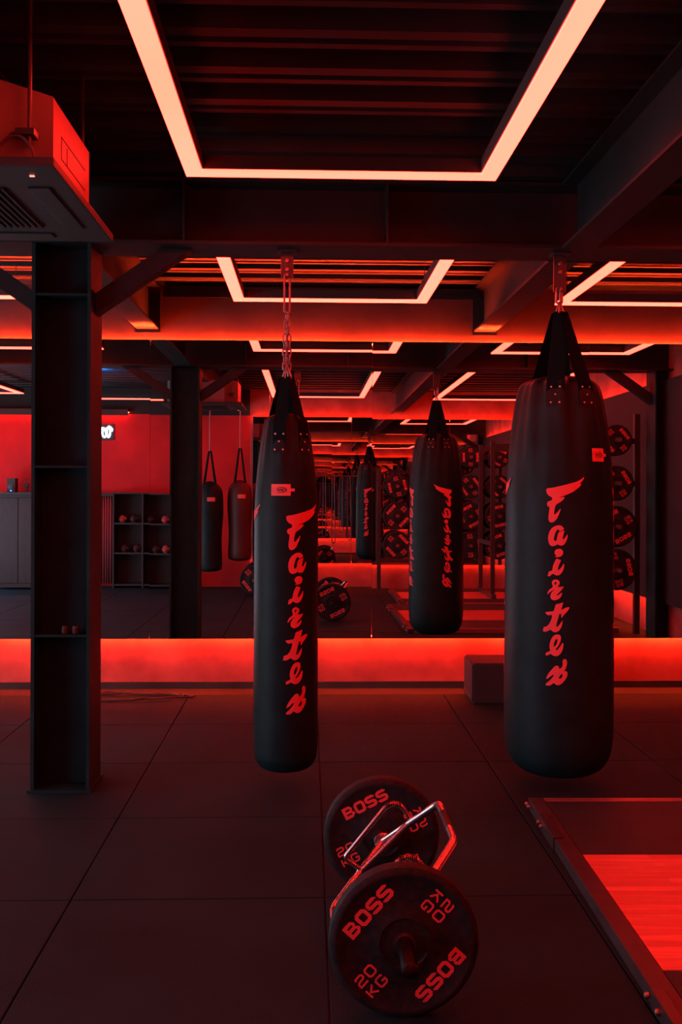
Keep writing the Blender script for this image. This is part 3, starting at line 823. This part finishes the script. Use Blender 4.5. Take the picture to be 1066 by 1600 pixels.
# ------------------------------------------------------------------ foam step box and cable by the far wall
t = thing('foam_step', 'low dark padded step box by the wall, left of the wide punching bag', 'step box', (1.21, 7.28, 0))
bm = B()
P = [(.0, .0), (.62, .0), (.62, .40), (-.0, .40)]
lo = [bm.verts.new((x, y, 0.0)) for x, y in P]; hi = [bm.verts.new((x + (0 if x else .0), y, .30)) for x, y in P]
bm.faces.new(lo[::-1]); bm.faces.new(hi)
for i in range(4): bm.faces.new((lo[i], lo[(i + 1) % 4], hi[(i + 1) % 4], hi[i]))
bmesh.ops.bevel(bm, geom=bm.edges[:], offset=.012, segments=2, affect='EDGES')
obj('block', bm, M['foam'], t)
obj('side_strip', bx(-.004, .0, .02, .38, .035, .05), M['railm'], t)
t['category'] = 'box'
cp = []
random.seed(3)
for k in range(90):
    a = k / 90 * 2 * PI * 2.6
    cp.append((-1.35 + .42 * math.cos(a) * (1 - .15 * math.sin(a * .7)) + .05 * math.sin(a * 3), 7.52 + .12 * math.sin(a) + .03 * math.cos(a * 2.3), .012 + .008 * (k % 9 == 0) + .006 * math.sin(a * .9) ** 2))
tag(obj('cable', tube(B(), cp, .006, 8), M['black'], smooth=True), 'loosely coiled black cable lying on the mats by the wall', 'cable')

# ------------------------------------------------------------------ things behind the camera that the mirror shows
# bags hung near the back wall
random.seed(5)
def hung_bag(x, y, r, z0, z1, zt, label, red=False):
    t = thing('training_bag', label, 'punching bag', (x, y, z0), group='bags hung by the back wall')
    h = z1 - z0
    obj('body', lathe(B(), crsmooth([(0, .02), (.02, r * .7), (.09, r * .92), (h * .35, r * .88), (h * .7, r * 1.0), (h * .92, r * .85), (h, .03)]), 40), M['vinyl'] if not red else M['gloved'], t, smooth=True)
    for k in range(4):
        a = PI / 4 + k * PI / 2
        obj('strap', tube(B(), [(r * .6 * math.cos(a), r * .6 * math.sin(a), h * .95), (.02 * math.cos(a), .02 * math.sin(a), zt - z0)], .014, 6), M['webbing'], t)
    obj('hanging_rod', tube(B(), [(0, 0, zt - z0 - .01), (0, 0, ZC + .01 - z0)], .009, 6), M['steel'], t)
    obj('label_patch', bent_rect(-.06, .06, h * .80 - .03, h * .80 + .03, lambda z: r * .97 + .006, PI - .2, .004), M['tag'], t)
    return t
hung_bag(-1.47, .95, .205, .35, 1.70, 2.15, 'rounded bag hung nearest the column in the mirror', False)
hung_bag(-1.03, .80, .19, .50, 1.72, 2.2, 'rounded bag hung in the mirror between two others', True)
hung_bag(-.60, .50, .17, .55, 1.64, 2.1, 'narrow bag hung in the mirror beside the back mirror panels', False)

# open shelf unit with gloves
t = thing('shelf_unit', 'black open shelf unit against the red wall, seen in the mirror', 'shelf', (-2.62, YB + .02, 0))
bm = B()
for x in (-.46, 0, .46): box(bm, x - .012, x + .012, 0, .36, 0, 1.50)
obj('uprights', bm, M['black'], t)
for z in (.05, .55, 1.02, 1.5):
    obj('shelf_board', bx(-.4475 - .03, .4475 + .03, 0.004, .355, z - .012, z + .012), M['black'], t)
obj('back_panel', bx(-.46, .46, -.012, 0, 0, 1.5), M['black'], t)
def glove(x, z, r, m, label, grp):
    bm = B(); bmesh.ops.create_uvsphere(bm, u_segments=20, v_segments=14, radius=1)
    for v in bm.verts:
        v.co = Vector((v.co.x * r, v.co.y * r * 1.25 - (.02 if v.co.z > 0 else 0), v.co.z * r * 1.0))
    lathe(bm, [(-r * 1.0, r * .62), (-r * .3, r * .6)], 16, c=(0, 0, 0))
    t = thing('boxing_glove', label, 'glove', (x, YB + .24, z + r * 1.0), group=grp)
    obj('mitt', bm, m, t, smooth=True)
    b2 = B(); bmesh.ops.create_uvsphere(b2, u_segments=12, v_segments=8, radius=r * .42)
    b2.transform(Matrix.Translation((r * .75, .02, .0))); obj('thumb', b2, m, t, smooth=True)
for x, z, m, lab in ((-2.96, 1.032, 'glove', 'bright boxing glove at the left end of the upper shelf'), (-2.78, 1.032, 'gloved', 'dull boxing glove second along the upper shelf'),
                  (-2.52, 1.032, 'gloved', 'dull boxing glove third along the upper shelf'), (-2.28, 1.032, 'glove', 'bright boxing glove at the right end of the upper shelf'),
                  (-2.92, .562, 'gloved', 'dull boxing glove at the left end of the lower shelf'), (-2.73, .562, 'gloved', 'dull boxing glove mid left on the lower shelf'),
                  (-2.43, .562, 'gloved', 'dull boxing glove mid right on the lower shelf'), (-2.27, .562, 'glove', 'bright boxing glove at the right end of the lower shelf')):
    glove(x, z, .062, M[m], lab, 'gloves on the shelf unit')
# hanging curtain with folds
bm = B(); n = 60; A_, B2 = [], []
for i in range(n + 1):
    x = -3.50 + .36 * i / n; y = YB + .10 + .035 * math.sin(i * .95) + .012 * math.sin(i * 2.3)
    A_.append(bm.verts.new((x, y, .06))); B2.append(bm.verts.new((x, y, 1.45)))
for i in range(n): bm.faces.new((A_[i], A_[i + 1], B2[i + 1], B2[i]))
t = thing('curtain', 'pale folded curtain beside the shelf unit, seen in the mirror', 'curtain', (-3.29, YB + .1, 0))
o = obj('cloth', bm, M['curtain'], t, smooth=True); o.location = (3.29, -(YB + .1), 0); sm = o.modifiers.new('t', 'SOLIDIFY'); sm.thickness = .004
bm = bx(-.22, .17, -.04, .04, 1.45, 1.50); obj('curtain_rail', bm, M['black'], t)
# counter, speaker and curtain at the far left of the mirror
t = thing('counter', 'dark wooden cabinet at the far left of the mirror', 'cabinet', (-4.6, YB + .03, 0))
obj('body', bx(-.20, .38, 0, .55, .03, 1.48), M['woodbox'], t)
for k in range(2): obj('door', bx(-.19 + k * .29, .09 + k * .28, .551, .568, .10, 1.42, bev=.003), M['woodbox'], t)
obj('counter_top', bx(-.22, .40, -.01, .60, 1.481, 1.51), M['black'], t)
t = thing('loudspeaker', 'small black loudspeaker on the cabinet at the far left of the mirror', 'speaker', (-4.68, YB + .3, 1.511))
obj('cabinet', bx(-.065, .065, -.08, .08, 0, .22, bev=.006), M['black'], t)
obj('cone', lathe(B(), [(.081, .05), (.083, .045), (.084, .012)], 24, axis='Y', c=(0, 0, .08)), M['blackm'], t, smooth=True)
tag(obj('status_lamp', bx(-4.69, -4.67, YB + .382, YB + .386, 1.525, 1.545), M['blue']), 'tiny blue light at the foot of the loudspeaker', 'lamp')
t = thing('desk_fan', 'small round black fan on the cabinet beside the loudspeaker', 'fan', (-4.45, YB + .3, 1.511))
bm = B()
for rr in (.04, .07, .10):
    tube(bm, [(rr * math.cos(2 * PI * k / 24), .03 - rr * .2, .11 + rr * math.sin(2 * PI * k / 24)) for k in range(24)], .004, 6, closed=True)
obj('cage', bm, M['black'], t)
obj('base', lathe(B(), [(0, .06), (.012, .055), (.014, .012), (.10, .012), (.11, .03)], 20), M['black'], t)
obj('motor', lathe(B(), [(-.04, .03), (.02, .04), (.03, .02)], 20, axis='Y', c=(0, 0, .11)), M['black'], t)
bm = B(); A_, B2 = [], []
for i in range(41):
    x = -5.25 + .40 * i / 40; y = YB + .45 + .03 * math.sin(i * .9)
    A_.append(bm.verts.new((x, y, .05))); B2.append(bm.verts.new((x, y, 1.5)))
for i in range(40): bm.faces.new((A_[i], A_[i + 1], B2[i + 1], B2[i]))
sh = tag(obj('plastic_sheet', bm, M['sheet'], smooth=True), 'pale sheet lit blue at the far left edge of the mirror', 'sheet'); sh.modifiers.new('t', 'SOLIDIFY').thickness = .004

# glowing tape along the top of the red wall, brighter at the left
t = thing('light_rail', 'red light rail along the top of the red wall, seen in the mirror', 'light', (-4.4, YB + .10, 2.80))
obj('channel', bx(-1.5, 1.5, -.09, .0, 0.012, .05), M['black'], t)
obj('valance', bx(-1.5, 1.5, .001, .008, -.05, .05), M['black'], t)
obj('led_strip', bx(-1.5, -.1, -.07, -.05, -.002, .010), M['strip'], t)
obj('led_strip', bx(-.1, 1.5, -.07, -.05, -.002, .010), M['weakstrip'], t)
# white neon sign: three rounded loops
t = thing('neon_sign', 'small glowing white sign on the red wall, seen in the mirror', 'sign', (-3.28, YB + .03, 2.49))
# shapes as the mirror shows them (x to the right in the mirror = +X)
def ns(pts): return [(p[0], 0, p[1]) for p in pts]
for pts in ([(-.10, -.09), (-.095, .03), (-.07, .075), (-.045, .04), (-.04, .0)],
            [(-.03, .07), (-.045, .0), (-.04, -.07), (-.01, -.095), (.015, -.06), (.01, .01), (-.01, .06)],
            [(.02, .06), (.03, -.05), (.05, -.095), (.075, -.06), (.075, .02), (.06, .08), (.03, .06)],
            [(.05, .09), (.09, .07), (.115, .035), (.10, .01)]):
    obj('letter_stroke', tube(B(), rounded(ns(pts), .02, 3), .0135, 8), M['neon'], t, smooth=True)
obj('backing', bx(-.13, .14, -.028, -.016, -.13, .12, bev=.005), M['blue'] if False else M['black'], t)
# a blue lamp on the ceiling near the sign
t = thing('blue_lamp', 'blue lamp glowing under the ceiling at the left of the mirror', 'lamp', (-3.15, 2.2, 3.05))
obj('housing', bx(-.32, .32, -.03, .03, .016, .06), M['black'], t); obj('tube', bx(-.30, .30, -.02, .02, .0, .015), M['blue'], t)
obj('stem', bx(-.012, .012, -.012, .012, .06, ZC - 3.05 + .004), M['black'], t)
area = area_light('blue_glow', (-3.15, 2.2, 3.12), (PI, 0, 0), .8, .05, 30.0, (.03, .25, 1.0))

# barbell near the back wall
plate2 = make_plate('weight_plate', 'black rubber weight plate on the barbell, end nearer the back wall, seen in the mirror', .225, (-.80, .10, .2265), math.radians(-20))
plate3 = dup(plate2, (-.80, .93, .2265), 'black rubber weight plate on the barbell, end facing the far mirror, seen in the mirror'); plate3.rotation_euler = (0, .9, 0)
t = thing('barbell', 'steel barbell resting on two plates, left of the middle in the mirror', 'barbell', (-.80, .51, .2265))
obj('bar', lathe(B(), [(-.36, .014), (.38, .014)], 20, axis='Y'), M['chrome'], t, smooth=True)
obj('sleeve', lathe(B(), [(-.50, .022), (-.50+.003, .025), (-.36, .025)], 20, axis='Y'), M['steel'], t, smooth=True)
obj('sleeve', lathe(B(), [(.36, .025), (.56, .025), (.563, .022)], 20, axis='Y'), M['steel'], t, smooth=True)

# resistance bands hanging by the back wall
t = thing('band_rail', 'thin dark rail carrying the stretch bands, seen in the mirror', 'rail', (.47, YBM + .05, 1.80))
obj('rail', tube(B(), [(-.32, 0, 0), (.32, 0, 0)], .008, 8), M['blackm'], t)
for sx in (-.3, .3): obj('rail_bracket', bx(sx - .012, sx + .012, -.046, .0, -.012, .012), M['blackm'], t)
for i, (x, L_) in enumerate(((.26, .95), (.40, 1.05), (.53, .88), (.66, 1.0))):
    pts = []
    for k in range(9): a = PI * k / 8; pts.append((.018 * math.cos(a), .0, -.0 + .018 * math.sin(a) - .004))
    for k in range(9): a = PI + PI * k / 8; pts.append((.028 * math.cos(a) + .01 * (i % 2), 0, -L_ + .03 * math.sin(a)))
    tag(obj('stretch_band', tube(B(), pts, .006, 8, closed=True), M['gloved'], smooth=True, loc=(x, YBM + .05, 1.795)),
        ['stretch band hanging at the left end of the rail', 'longest stretch band, second on the rail', 'shortest stretch band, third on the rail', 'stretch band hanging at the right end of the rail'][i] , 'band', 'stretch bands on the rail')

# plate storage frames
def storage(x, y, cols, rows, label, rz=0):
    t = thing('plate_rack', label, 'rack', (x, y, .0), rz)
    w = (cols - 1) * .46 / 2 + .28
    top = .72 + (rows - 1) * .47 + .3
    for sx in (-w, w):
        bm = B(); box(bm, sx - .03, sx + .03, -.03, .03, 0.001, top)
        obj('upright', bm, M['blackm'], t)
    for r in range(rows): obj('cross_bar', bx(-w + .031, w - .031, -.025, .025, .72 + r * .47 - .03, .72 + r * .47 + .03), M['blackm'], t)
    pos = []
    for r in range(rows):
        for c in range(cols):
            px, pz = (c - (cols - 1) / 2) * .46, .72 + r * .47
            obj('peg', tube(B(), [(px, .02, pz), (px, .30, pz)], .0235, 14), M['steel'], t)
            pos.append((px, pz))
    return t, pos
t1, p1 = storage(2.80, -.15, 2, 4, 'plate storage rack by the back wall, seen in the mirror')
t2, p2 = storage(3.36, 4.95, 1, 4, 'plate storage rack beside the right wall, seen in the mirror')
t3, p3 = storage(1.40, -.15, 1, 3, 'narrow plate storage rack by the back mirrors, left of the larger rack')
rows_ = ['lowest', 'second', 'third', 'top']
k = 0
def store(T, pos, cols, name):
    global k
    for i, (px, pz) in enumerate(pos):
        kk = (i // cols); R = [.225, .225, .19, .17][kk]
        for d in range(2):
            base = plates[R]
            w = base.copy_from
            lab = '%s of two plates on the %s %speg of the %s' % (['inner', 'outer'][d], rows_[kk], (['left ', 'right '][i % cols] if cols > 1 else ''), name)
            q = dup(w, (T.location.x + px, T.location.y + .075 + d * .085, pz + .002), lab, group='stored weight plates')
            q.rotation_euler = (0, random.uniform(0, 6.28), 0); k += 1
class _Pl: pass
plates = {}
for R in (.225, .19, .17):
    o = make_plate('weight_plate', 'tmp', R, (0, 0, 0), 0, thick=.066); p = _Pl(); p.copy_from = o; plates[R] = p
store(t1, p1, 2, 'rack by the back wall')
store(t2, p2, 1, 'rack beside the right wall')
store(t3, p3, 1, 'narrow rack by the back mirrors')
for R in plates:
    o = plates[R].copy_from
    for ch in list(o.children): bpy.data.objects.remove(ch)
    bpy.data.objects.remove(o)

# power rack over the second platform
t = thing('power_rack', 'black power rack with holed uprights behind the second platform, seen in the mirror', 'rack', (3.05, 1.15, .0525))
for sx in (-.42, .42):
    for sy in (-.5, .5):
        up = obj('upright', bx(sx - .03, sx + .03, sy - .03, sy + .03, .061, 2.25), M['blackm'], t)
        hb = B()
        for q in range(38): lathe(hb, [(0, .009), (.0012, .009)], 8, axis='Y', c=(sx, sy + .0302, .14 + q * .055))
        obj('bolt_holes', hb, M['railm'], up)
    obj('base_tube', bx(sx - .03, sx + .03, -.62, .62, 0.0, .06), M['blackm'], t)
for sy in (-.5, .5): obj('top_bar', bx(-.389, .389, sy - .03, sy + .03, 2.15, 2.21), M['blackm'], t)
obj('safety_arm', bx(-.45, -.43+.0, -.46, .46, .75, .81), M['blackm'], t); obj('safety_arm', bx(.43, .45, -.46, .46, .75, .81), M['blackm'], t)
